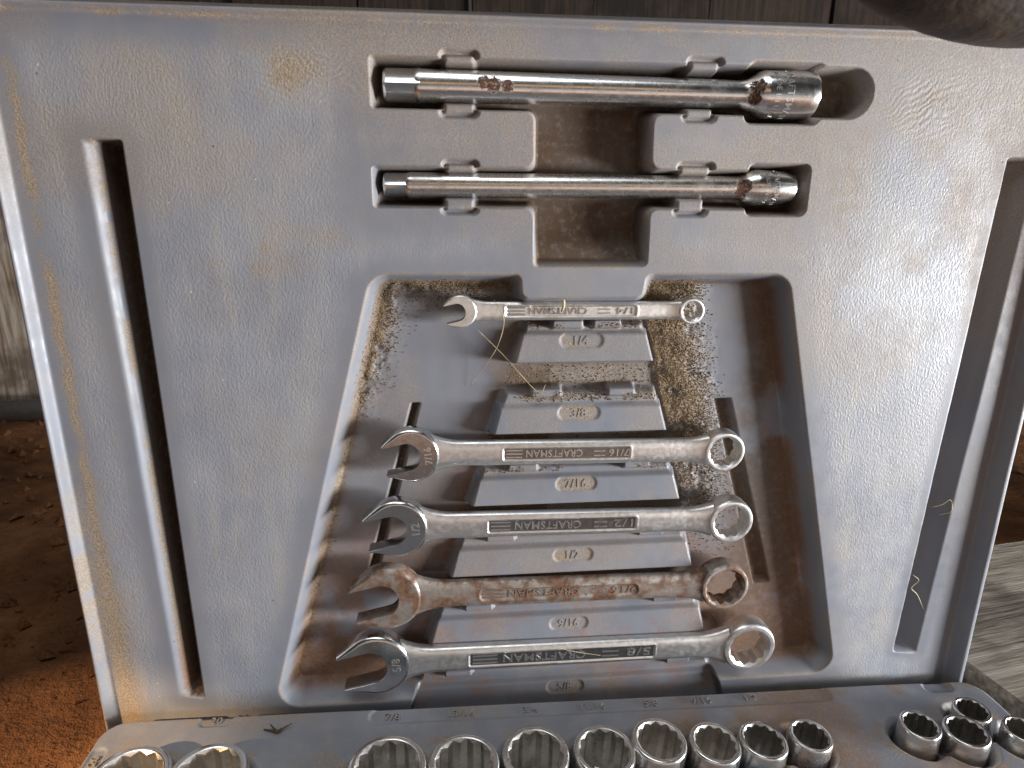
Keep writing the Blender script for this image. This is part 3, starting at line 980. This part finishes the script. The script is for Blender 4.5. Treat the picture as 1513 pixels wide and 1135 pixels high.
def make_ring(L, ro, hole, thick, z_top, mat, parent, tilt=0.0):
    rs_out, rs_in = hole, hole * 0.90
    T_ = thick
    prof = [K(rs_out + 0.5, z_top - T_), K(ro * 0.95, z_top - T_), K(ro, z_top - T_ + 0.8), K(ro * 1.005, z_top - T_ * 0.5), K(ro, z_top - 1.4), K(ro * 0.975, z_top - 0.55), K(ro * 0.935, z_top - 0.1), K(ro * 0.89, z_top),
            K(hole + 0.55, z_top - 0.05), K(hole + 0.05, z_top - 0.55),
            (lambda t: (star(t, rs_in, rs_out), z_top - 0.62 - (rs_out - star(t, rs_in, rs_out)) * 0.8)),
            (lambda t: (star(t, rs_in, rs_out), z_top - T_ + 0.6))]
    o = revolve(prof, 120, mat, 'ring_end', parent, 32, close=True)
    o.location = (L * MM, 0, 0)
    o.rotation_euler = (0, tilt, 0.13)
    return o

def make_handle(R, L, ro, wid, thick, z_top, mat, parent, pocket, rounded=False):
    """lofted shank with flared ends and a sunk name panel"""
    x0, x1 = R * 0.45, L - ro * 0.80
    nxs = int((x1 - x0) / 0.45)
    nc = 72
    V = np.zeros((nxs + 1, nc, 3))
    for i in range(nxs + 1):
        t = i / nxs
        x_ = x0 + (x1 - x0) * t
        d0 = max(0.0, 1 - (x_ - x0) / (R * 1.35))
        d1 = max(0.0, 1 - (x1 - x_) / (ro * 1.15))
        hw = wid / 2 * (1.0 - 0.05 * t) + (R * 0.86 - wid / 2) * d0 ** 2.1 + (ro * 0.80 - wid / 2) * d1 ** 2.0 * (1 if ro * .8 > wid / 2 else 0.3)
        tt = thick / 2 * (1 + 0.10 * d0 + 0.15 * d1)
        zc = z_top - thick / 2 + 0.25 * d0 + 0.6 * d1 ** 2
        for k in range(nc):
            a = 2 * math.pi * k / nc
            c, s_ = math.cos(a), math.sin(a)
            e = 0.62
            y_ = hw * math.copysign(abs(c) ** e, c)
            z_ = tt * math.copysign(abs(s_) ** 0.72, s_)
            V[i, k] = (x_, y_, zc + z_)
    # pocket: a raised lip with a sunk field
    px0, px1, phw, dep = pocket
    X_, Y_, Z_ = V[..., 0], V[..., 1], V[..., 2]
    topm = (Z_ > z_top - thick * 0.42)
    sd = sd_box(X_, Y_, px0, px1, -phw, phw, phw * 0.95 if rounded else 0.8)
    Z_ -= topm * (sstep(-sd, -0.15, 0.55) * dep)
    Z_ += topm * 0.22 * np.exp(-((sd - 0.1) / 0.45) ** 2)
    F = []
    for i in range(nxs):
        for k in range(nc):
            k2 = (k + 1) % nc
            F.append((i * nc + k, (i + 1) * nc + k, (i + 1) * nc + k2, i * nc + k2))
    F.append(tuple(range(nc)))
    F.append(tuple(range(nxs * nc, (nxs + 1) * nc))[::-1])
    return mesh_obj('handle', V.reshape(-1, 3), F, mat, parent, True, 60)

def wrench(size, p, q, h0, hh, R, g, tip, ro, hole, wid, thick, jt, rt, pk, mats, label, tcol, jaw_txt=None, txtsize=4.2, rounded=False, faint=False, plate=True):
    kk = (238 - hh) / (238 - h0)
    p = (p[0] * kk, p[1] * kk); q = (q[0] * kk, q[1] * kk)
    L = math.hypot(q[0] - p[0], q[1] - p[1])
    rt_ = empty('combination_wrench')
    place(rt_, p, q, hh)
    tag(rt_, label, 'wrench', 'wrenches lying in the lid')
    mj, mh, mr = mats
    make_jaw(R, g, tip, jt, math.radians(180 + 13), mj, rt_)
    make_ring(L, ro, hole, rt, 0.7, mr, rt_)
    zt = -0.9
    dep = 0.55
    px0, px1, phw = pk
    make_handle(R, L, ro, wid, thick, zt, mh, rt_, (px0, px1, phw, dep), rounded)
    # lettering in the panel, upside down as the wrench hangs
    geo = []
    zf = zt - dep + 0.12 if not faint else zt - dep + 0.0
    ts = phw * 1.62
    def put(s_, cx, spacing=1.0, lim=None):
        v, f = text_geo(s_, ts, 0.22, spacing, 0.02)
        wd = v[:, 0].max() - v[:, 0].min()
        if lim:
            v[:, 0] *= lim / wd
        geo.append((np.stack([-v[:, 0] + cx, -v[:, 1], v[:, 2] + zf], -1), f))
    ln = px1 - px0
    put('CRAFTSMAN', px0 + ln * 0.40, 1.05, ln * 0.44)
    put(size, px1 - ln * 0.09, 1.05, ln * (0.13 if len(size) < 4 else 0.16))
    for dy_ in (-phw * 0.42, phw * 0.28):
        geo.append(box_geo(px1 - ln * 0.29, px1 - ln * 0.20, dy_ - 0.22, dy_ + 0.22, zf - 0.2, zf + 0.2))
    for dy_ in (-phw * 0.55, 0.0, phw * 0.55):
        geo.append(box_geo(px0 + ln * 0.02, px0 + ln * 0.15, dy_ - 0.25, dy_ + 0.25, zf - 0.2, zf + 0.2))
    if plate:
        pv_, pf_ = box_geo(px0 + 0.5, px1 - 0.5, -phw + 0.35, phw - 0.35, zt - dep - 0.5, zt - dep + 0.07)
        mesh_obj('name_panel_reflection', pv_, pf_, DARK_REFL, rt_, smooth=False)  # added plate whose dark tone paints the reflection in the sunk field
    v, f = join_geo(geo)
    o = mesh_obj('panel_lettering', v, f, tcol, rt_, smooth=False)
    if jaw_txt:
        v, f = text_geo(jaw_txt, txtsize, 0.16, 1.05, 0.04)
        a = math.radians(96)
        cx = R * 0.58
        xx = v[:, 0] * math.cos(a) - v[:, 1] * math.sin(a) + cx
        yy = v[:, 0] * math.sin(a) + v[:, 1] * math.cos(a) + R * 0.02
        mesh_obj('size_stamp', np.stack([xx, yy, v[:, 2] + 0.02], -1), f, TXT_BRIGHT, rt_, smooth=False)
    return rt_
TXT_BRIGHT = mat_metal('bright_stamped_numerals', (0.86, 0.86, 0.85), 0.30, 0.2, 0.0)
TXT_DARK = mat_metal('etched_lettering', (0.34, 0.33, 0.32), 0.45, 0.3, 0.0)
DARK_REFL = mat_metal('name_panel_dark_reflection', (0.30, 0.295, 0.29), 0.32, 0.5, 0.1, 0.01)  # dark reflection in the handle panels, put into the colour
TXT_RUST = mat_metal('worn_rusty_lettering', (0.36, 0.33, 0.30), 0.5, 0.5, 0.9, 0.05)

wrench('1/4', (3.8, -39.8), (93.0, -40.3), -1.0, -2.0, 6.3, 6.6, 0.90, 5.1, 3.6, 7.4, 3.6, 3.8, 5.0, (17, 68, 2.2), (DULL, DULL, SATIN),
       'smallest dusty wrench, topmost in the wrench recess', TXT_DARK, plate=False)
wrench('7/16', (-16.0, -95.6), (110.3, -97.6), 3.0, 1.0, 11.0, 11.2, 1.00, 8.6, 6.5, 10.6, 5.0, 6.2, 7.2, (36, 88, 2.7), (FACE, SATIN, SATIN),
       'chrome wrench stamped 7/16, second from the top', TXT_BRIGHT, '7/16', 3.9)
wrench('1/2', (-22.7, -126.5), (115.7, -128.8), 4.0, 1.8, 12.4, 12.7, 1.04, 9.8, 7.4, 11.4, 5.4, 6.8, 8.0, (36.5, 99, 3.0), (FACE, SATIN, SATIN),
       'chrome wrench stamped 1/2, third from the top', TXT_BRIGHT, '1/2', 4.6)
wrench('9/16', (-27.9, -158.2), (116.2, -160.3), 4.0, 2.0, 14.2, 14.0, 1.04, 10.8, 8.5, 12.0, 5.8, 7.4, 8.6, (38, 107, 2.9), (RUSTY, RUSTY, RUSTY),
       'rusty brown wrench between the two lower chrome wrenches', TXT_RUST, None, 4.5, True, True, False)
wrench('5/8', (-34.0, -189.7), (130.1, -191.2), 5.0, 2.6, 14.3, 15.0, 1.09, 12.2, 9.2, 12.4, 6.2, 7.8, 9.2, (39.5, 122.5, 3.3), (FACE, SATIN, SATIN),
       'longest chrome wrench stamped 5/8, lowest in the recess', TXT_BRIGHT, '5/8', 5.0)

# ------------------------------------------------------------------ extension bars
def bar(bmat, x0, zc0, x1, zc1, hh, sq, shaft0, shaft1, fl0, fl1, sockr, sock_taper, L, lines, name_label, txt):
    """local frame: x along the bar, z to the viewer"""
    rt_ = empty('extension_bar')
    place(rt_, (x0, zc0), (x1, zc1), hh)
    tag(rt_, name_label, 'extension bar', 'extension bars in the lid')
    nseg = 64
    def lathe(name, prof, mat, sharp=40):
        V, F = [], []
        for (xx, rr) in prof:
            for k in range(nseg):
                a = 2 * math.pi * k / nseg
                V.append((xx, rr * math.cos(a), rr * math.sin(a)))
        for i_ in range(len(prof) - 1):
            for k in range(nseg):
                k2 = (k + 1) % nseg
                F.append((i_ * nseg + k, i_ * nseg + k2, (i_ + 1) * nseg + k2, (i_ + 1) * nseg + k))
        F.append(tuple(range(nseg))[::-1]); F.append(tuple(range((len(prof) - 1) * nseg, len(prof) * nseg)))
        return mesh_obj(name, V, F, mat, rt_, True, sharp)
    # square drive standing on its edge
    bm_ = bmesh.new()
    sx = sq[1]
    corners = [(0, 0.0), (sq[0], sx)]
    V, F = [], []
    for (xx, sc_) in ((0, 0.86), (0.9, 1.0), (sq[0] - 0.6, 1.0), (sq[0] + 1.4, 1.06)):
        for k in range(16):
            a = 2 * math.pi * k / 16
            q4 = k // 4
            f4 = (k % 4) / 4
            c1 = (math.cos(q4 * math.pi / 2), math.sin(q4 * math.pi / 2)); c2 = (math.cos((q4 + 1) * math.pi / 2), math.sin((q4 + 1) * math.pi / 2))
            yx = c1[0] * (1 - f4) + c2[0] * f4; zx = c1[1] * (1 - f4) + c2[1] * f4
            rr = math.hypot(yx, zx)
            lim = min(1.0, 0.90 / rr)
            V.append((xx, yx * lim * sx * sc_, zx * lim * sx * sc_))
    for i_ in range(3):
        for k in range(16):
            k2 = (k + 1) % 16
            F.append((i_ * 16 + k, i_ * 16 + k2, (i_ + 1) * 16 + k2, (i_ + 1) * 16 + k))
    F.append(tuple(range(16))[::-1]); F.append(tuple(range(48, 64)))
    bm_.free()
    mesh_obj('square_drive', V, F, FACE, rt_, True, 30)
    lathe('shaft', [(sq[0] - 0.3, shaft0 * 0.90), (sq[0] + 0.4, shaft0 * 0.97), (sq[0] + 1.2, shaft0), (fl0 * 0.5, (shaft0 + shaft1) / 2), (fl0 - 2, shaft1), (fl0, shaft1 * 1.02),
                    (fl0 + (fl1 - fl0) * 0.4, shaft1 + (sockr - shaft1) * 0.32), (fl0 + (fl1 - fl0) * 0.8, shaft1 + (sockr - shaft1) * 0.8), (fl1, sockr * 0.97)], bmat)
    lathe('socket_end', [(fl1 - 0.8, sockr * 0.90), (fl1, sockr * 0.965), (fl1 + 0.9, sockr), (L - 4, sockr * (1 + sock_taper) / 2 + sockr * 0.0), (L - 1.2, sockr * sock_taper), (L - 0.3, sockr * sock_taper * 0.965), (L, sockr * sock_taper * 0.90)], CHROME)
    # lettering wrapped round the socket end
    geo = []
    for (s_, xx, size, a0) in lines:
        v, f = text_geo(s_, size, 0.10, 1.1, 0.02)
        rr = sockr * (1.0 if sock_taper > 0.95 else 0.965) + v[:, 2] + 0.03
        ang = math.radians(a0) - v[:, 0] / sockr
        geo.append((np.stack([v[:, 1] + xx, rr * np.sin(ang), rr * np.cos(ang)], -1), f))
    v, f = join_geo(geo)
    mesh_obj('stamped_lettering', v, f, txt, rt_, smooth=False)
    return rt_
bar(BARMAT, -21.0, 38.0, 131.7, 37.6, -4.0, (11.0, 6.0), 5.4, 4.6, 127.5, 133.5, 8.0, 1.0, 153.0,
    [('CRAFTSMAN', 141.5, 3.6, -6), ('MADE IN U.S.A.', 137.0, 2.7, -14)], 'upper thick chrome extension bar with large socket end', TXT_DARK)
bar(BARMAT2, -22.6, 5.4, 129.0, 5.6, -5.2, (8.2, 4.6), 4.5, 4.1, 130.5, 136.5, 6.5, 0.80, 152.0,
    [('CRAFTSMAN', 143.5, 2.8, 0), ('MADE IN USA', 140.0, 2.0, -8)], 'lower slimmer chrome extension bar with tapered socket end', TXT_DARK)

# ------------------------------------------------------------------ straw, fibres, crumbs
def fibre(name, pts, rad, mat, label, cat, group=None):
    path = spline([(p[0], -p[2], p[1] + Z0) for p in pts], 8)
    n_ = len(path)
    v, f = tube_geo(path, [rad * (1 - 0.5 * abs(2 * i_ / (n_ - 1) - 1) ** 3) for i_ in range(n_)], 6)
    o = mesh_obj(name, v, f, mat)
    tag(o, label, cat, group)
    return o
fibre('straw', [(16.3, -35.3, -1), (19.9, -41.8, 1.5), (18.3, -52.4, -3), (13.6, -61.8, -7), (7.4, -71.3, -10.5)], 0.17, STRAW, 'curved dry straw hanging over the smallest wrench', 'straw')
fibre('straw', [(10.2, -47.1, -4), (20.6, -57.9, -5), (33.5, -71.9, -2.5), (36.7, -68.9, -1.5)], 0.17, STRAW, 'bent dry straw with a hooked tip on the 3/8 step', 'straw')
fibre('straw', [(40.6, -184.6, 4.4), (51.0, -187.7, 5.2), (62.4, -190.6, 4.9)], 0.13, STRAW, 'thin straw lying across the lowest wrench', 'straw')
fibre('chaff', [(41.8, -39.8, 0.5), (42.4, -37.7, 1.2), (42.6, -35.2, 0.6)], 0.55, STRAW, 'pale chaff flake on the smallest wrench handle', 'chaff')
fibre('root_fibre', [(210.0, -128.5, -1), (213, -126.5, 0.6), (216.5, -124.5, 0.6), (218.3, -130.2, 0.2), (215, -133, -2)], 0.2, STRAW, 'pale curled fibre hooked on the right groove', 'fibre')
fibre('root_fibre', [(205.8, -161.2, 0.4), (209, -164, 0.8), (206.5, -168, 0.5), (210.2, -172.0, 0.5), (216.3, -181.4, -1)], 0.2, STRAW, 'pale zigzag fibre lower on the right groove', 'fibre')
fibre('hair', [(-110.5, -62, -10), (-109.6, -75, -9), (-107.6, -92, -3), (-106, -100, 0.3)], 0.09, STRAW, 'fine pale hair caught in the left groove', 'hair')
zt = tray_z(-73) + 0.8
tw, tf = join_geo([tube_geo([(-78.9, -15.9, zt + Z0), (-73, -18.0, zt + 0.4 + Z0), (-68, -14.5, zt + 0.8 + Z0)], [0.25, 0.7, 0.2], 6),
                   tube_geo([(-76.5, -14.8, zt + 1.2 + Z0), (-73.5, -17.6, zt + 0.5 + Z0)], [0.2, 0.5], 6)])
tag(mesh_obj('twig', tw, tf, TWIG), 'tiny dark forked twig lying on the tray edge', 'twig')

# crumbs of sawdust on the thick dust
wgt = (dust_thick * 1.0 + slotm * 0.10 * (1 - sstep(-W, 95, 130)) + sstep(-ledges, 0, 1) * 0.5 * sstep(nB, .5, .6) * (1 - sstep(-W, 80, 140)) + leftedge * intrap * 0.10 * (W < -30)
       + sstep(-gvl, 0.5, 1.5) * 0.6)
wgt = np.where((region == 0) | (region == 1), 0, wgt)
wgt = wgt + sstep(-s2, 2.5, 4.0) * 0.05 * (np.abs(U - 104) < 8)
cum = np.cumsum(wgt.ravel()); cum /= cum[-1]
NCR = 30000
pick = np.searchsorted(cum, RNG.random(NCR))
cx = U.ravel()[pick] + RNG.uniform(-.25, .25, NCR); cz = W.ravel()[pick] + RNG.uniform(-.25, .25, NCR); chh = h.ravel()[pick]
base = np.array([(1, 0, 0), (-1, 0, 0), (0, 1, 0), (0, -1, 0), (0, 0, 1), (0, 0, -1)], float)
bf = np.array([(0, 2, 4), (2, 1, 4), (1, 3, 4), (3, 0, 4), (2, 0, 5), (1, 2, 5), (3, 1, 5), (0, 3, 5)])
size = 0.09 + 0.26 * RNG.random(NCR) ** 2.2
jit = base[None] * size[:, None, None] * RNG.uniform(0.5, 1.3, (NCR, 6, 1))
jit[:, 0:2] *= RNG.uniform(0.8, 1.5, (NCR, 1, 1))
ra = RNG.uniform(0, math.pi, NCR)
jx = jit[..., 0] * np.cos(ra)[:, None] - jit[..., 2] * np.sin(ra)[:, None]
jz = jit[..., 0] * np.sin(ra)[:, None] + jit[..., 2] * np.cos(ra)[:, None]
cv = np.stack([jx + cx[:, None], jit[..., 1] - chh[:, None] - 0.15, jz + cz[:, None] + Z0], -1).reshape(-1, 3)
cf = (bf[None] + (np.arange(NCR) * 6)[:, None, None]).reshape(-1, 3)
cr = mesh_obj('sawdust', cv, cf.tolist(), CRUMB, smooth=False)
tag(cr, 'brown sawdust and dirt crumbs settled in the wrench recess', 'sawdust', kind='stuff')

# dark rounded leather form overhanging the top right corner
bm = bmesh.new()
bmesh.ops.create_uvsphere(bm, u_segments=48, v_segments=32, radius=1.0)
for v in bm.verts:
    c = v.co.copy()
    bulge = 1 + 0.06 * math.sin(3.1 * c.x + 1.0) * math.cos(2.3 * c.z) + 0.03 * math.sin(7 * c.x + 4 * c.z)
    v.co = Vector((160 + c.x * 78 * bulge, -62 + c.y * 22 * bulge, 74 + Z0 + c.z * 33.5 * bulge)) * MM
me = bpy.data.meshes.new('dark_pouch'); bm.to_mesh(me); bm.free(); me.materials.append(LEATHER); me.shade_smooth()
po = link(bpy.data.objects.new('dark_pouch', me))
tag(po, 'dark brown rounded soft form overhanging the top right corner of the lid', 'pouch')
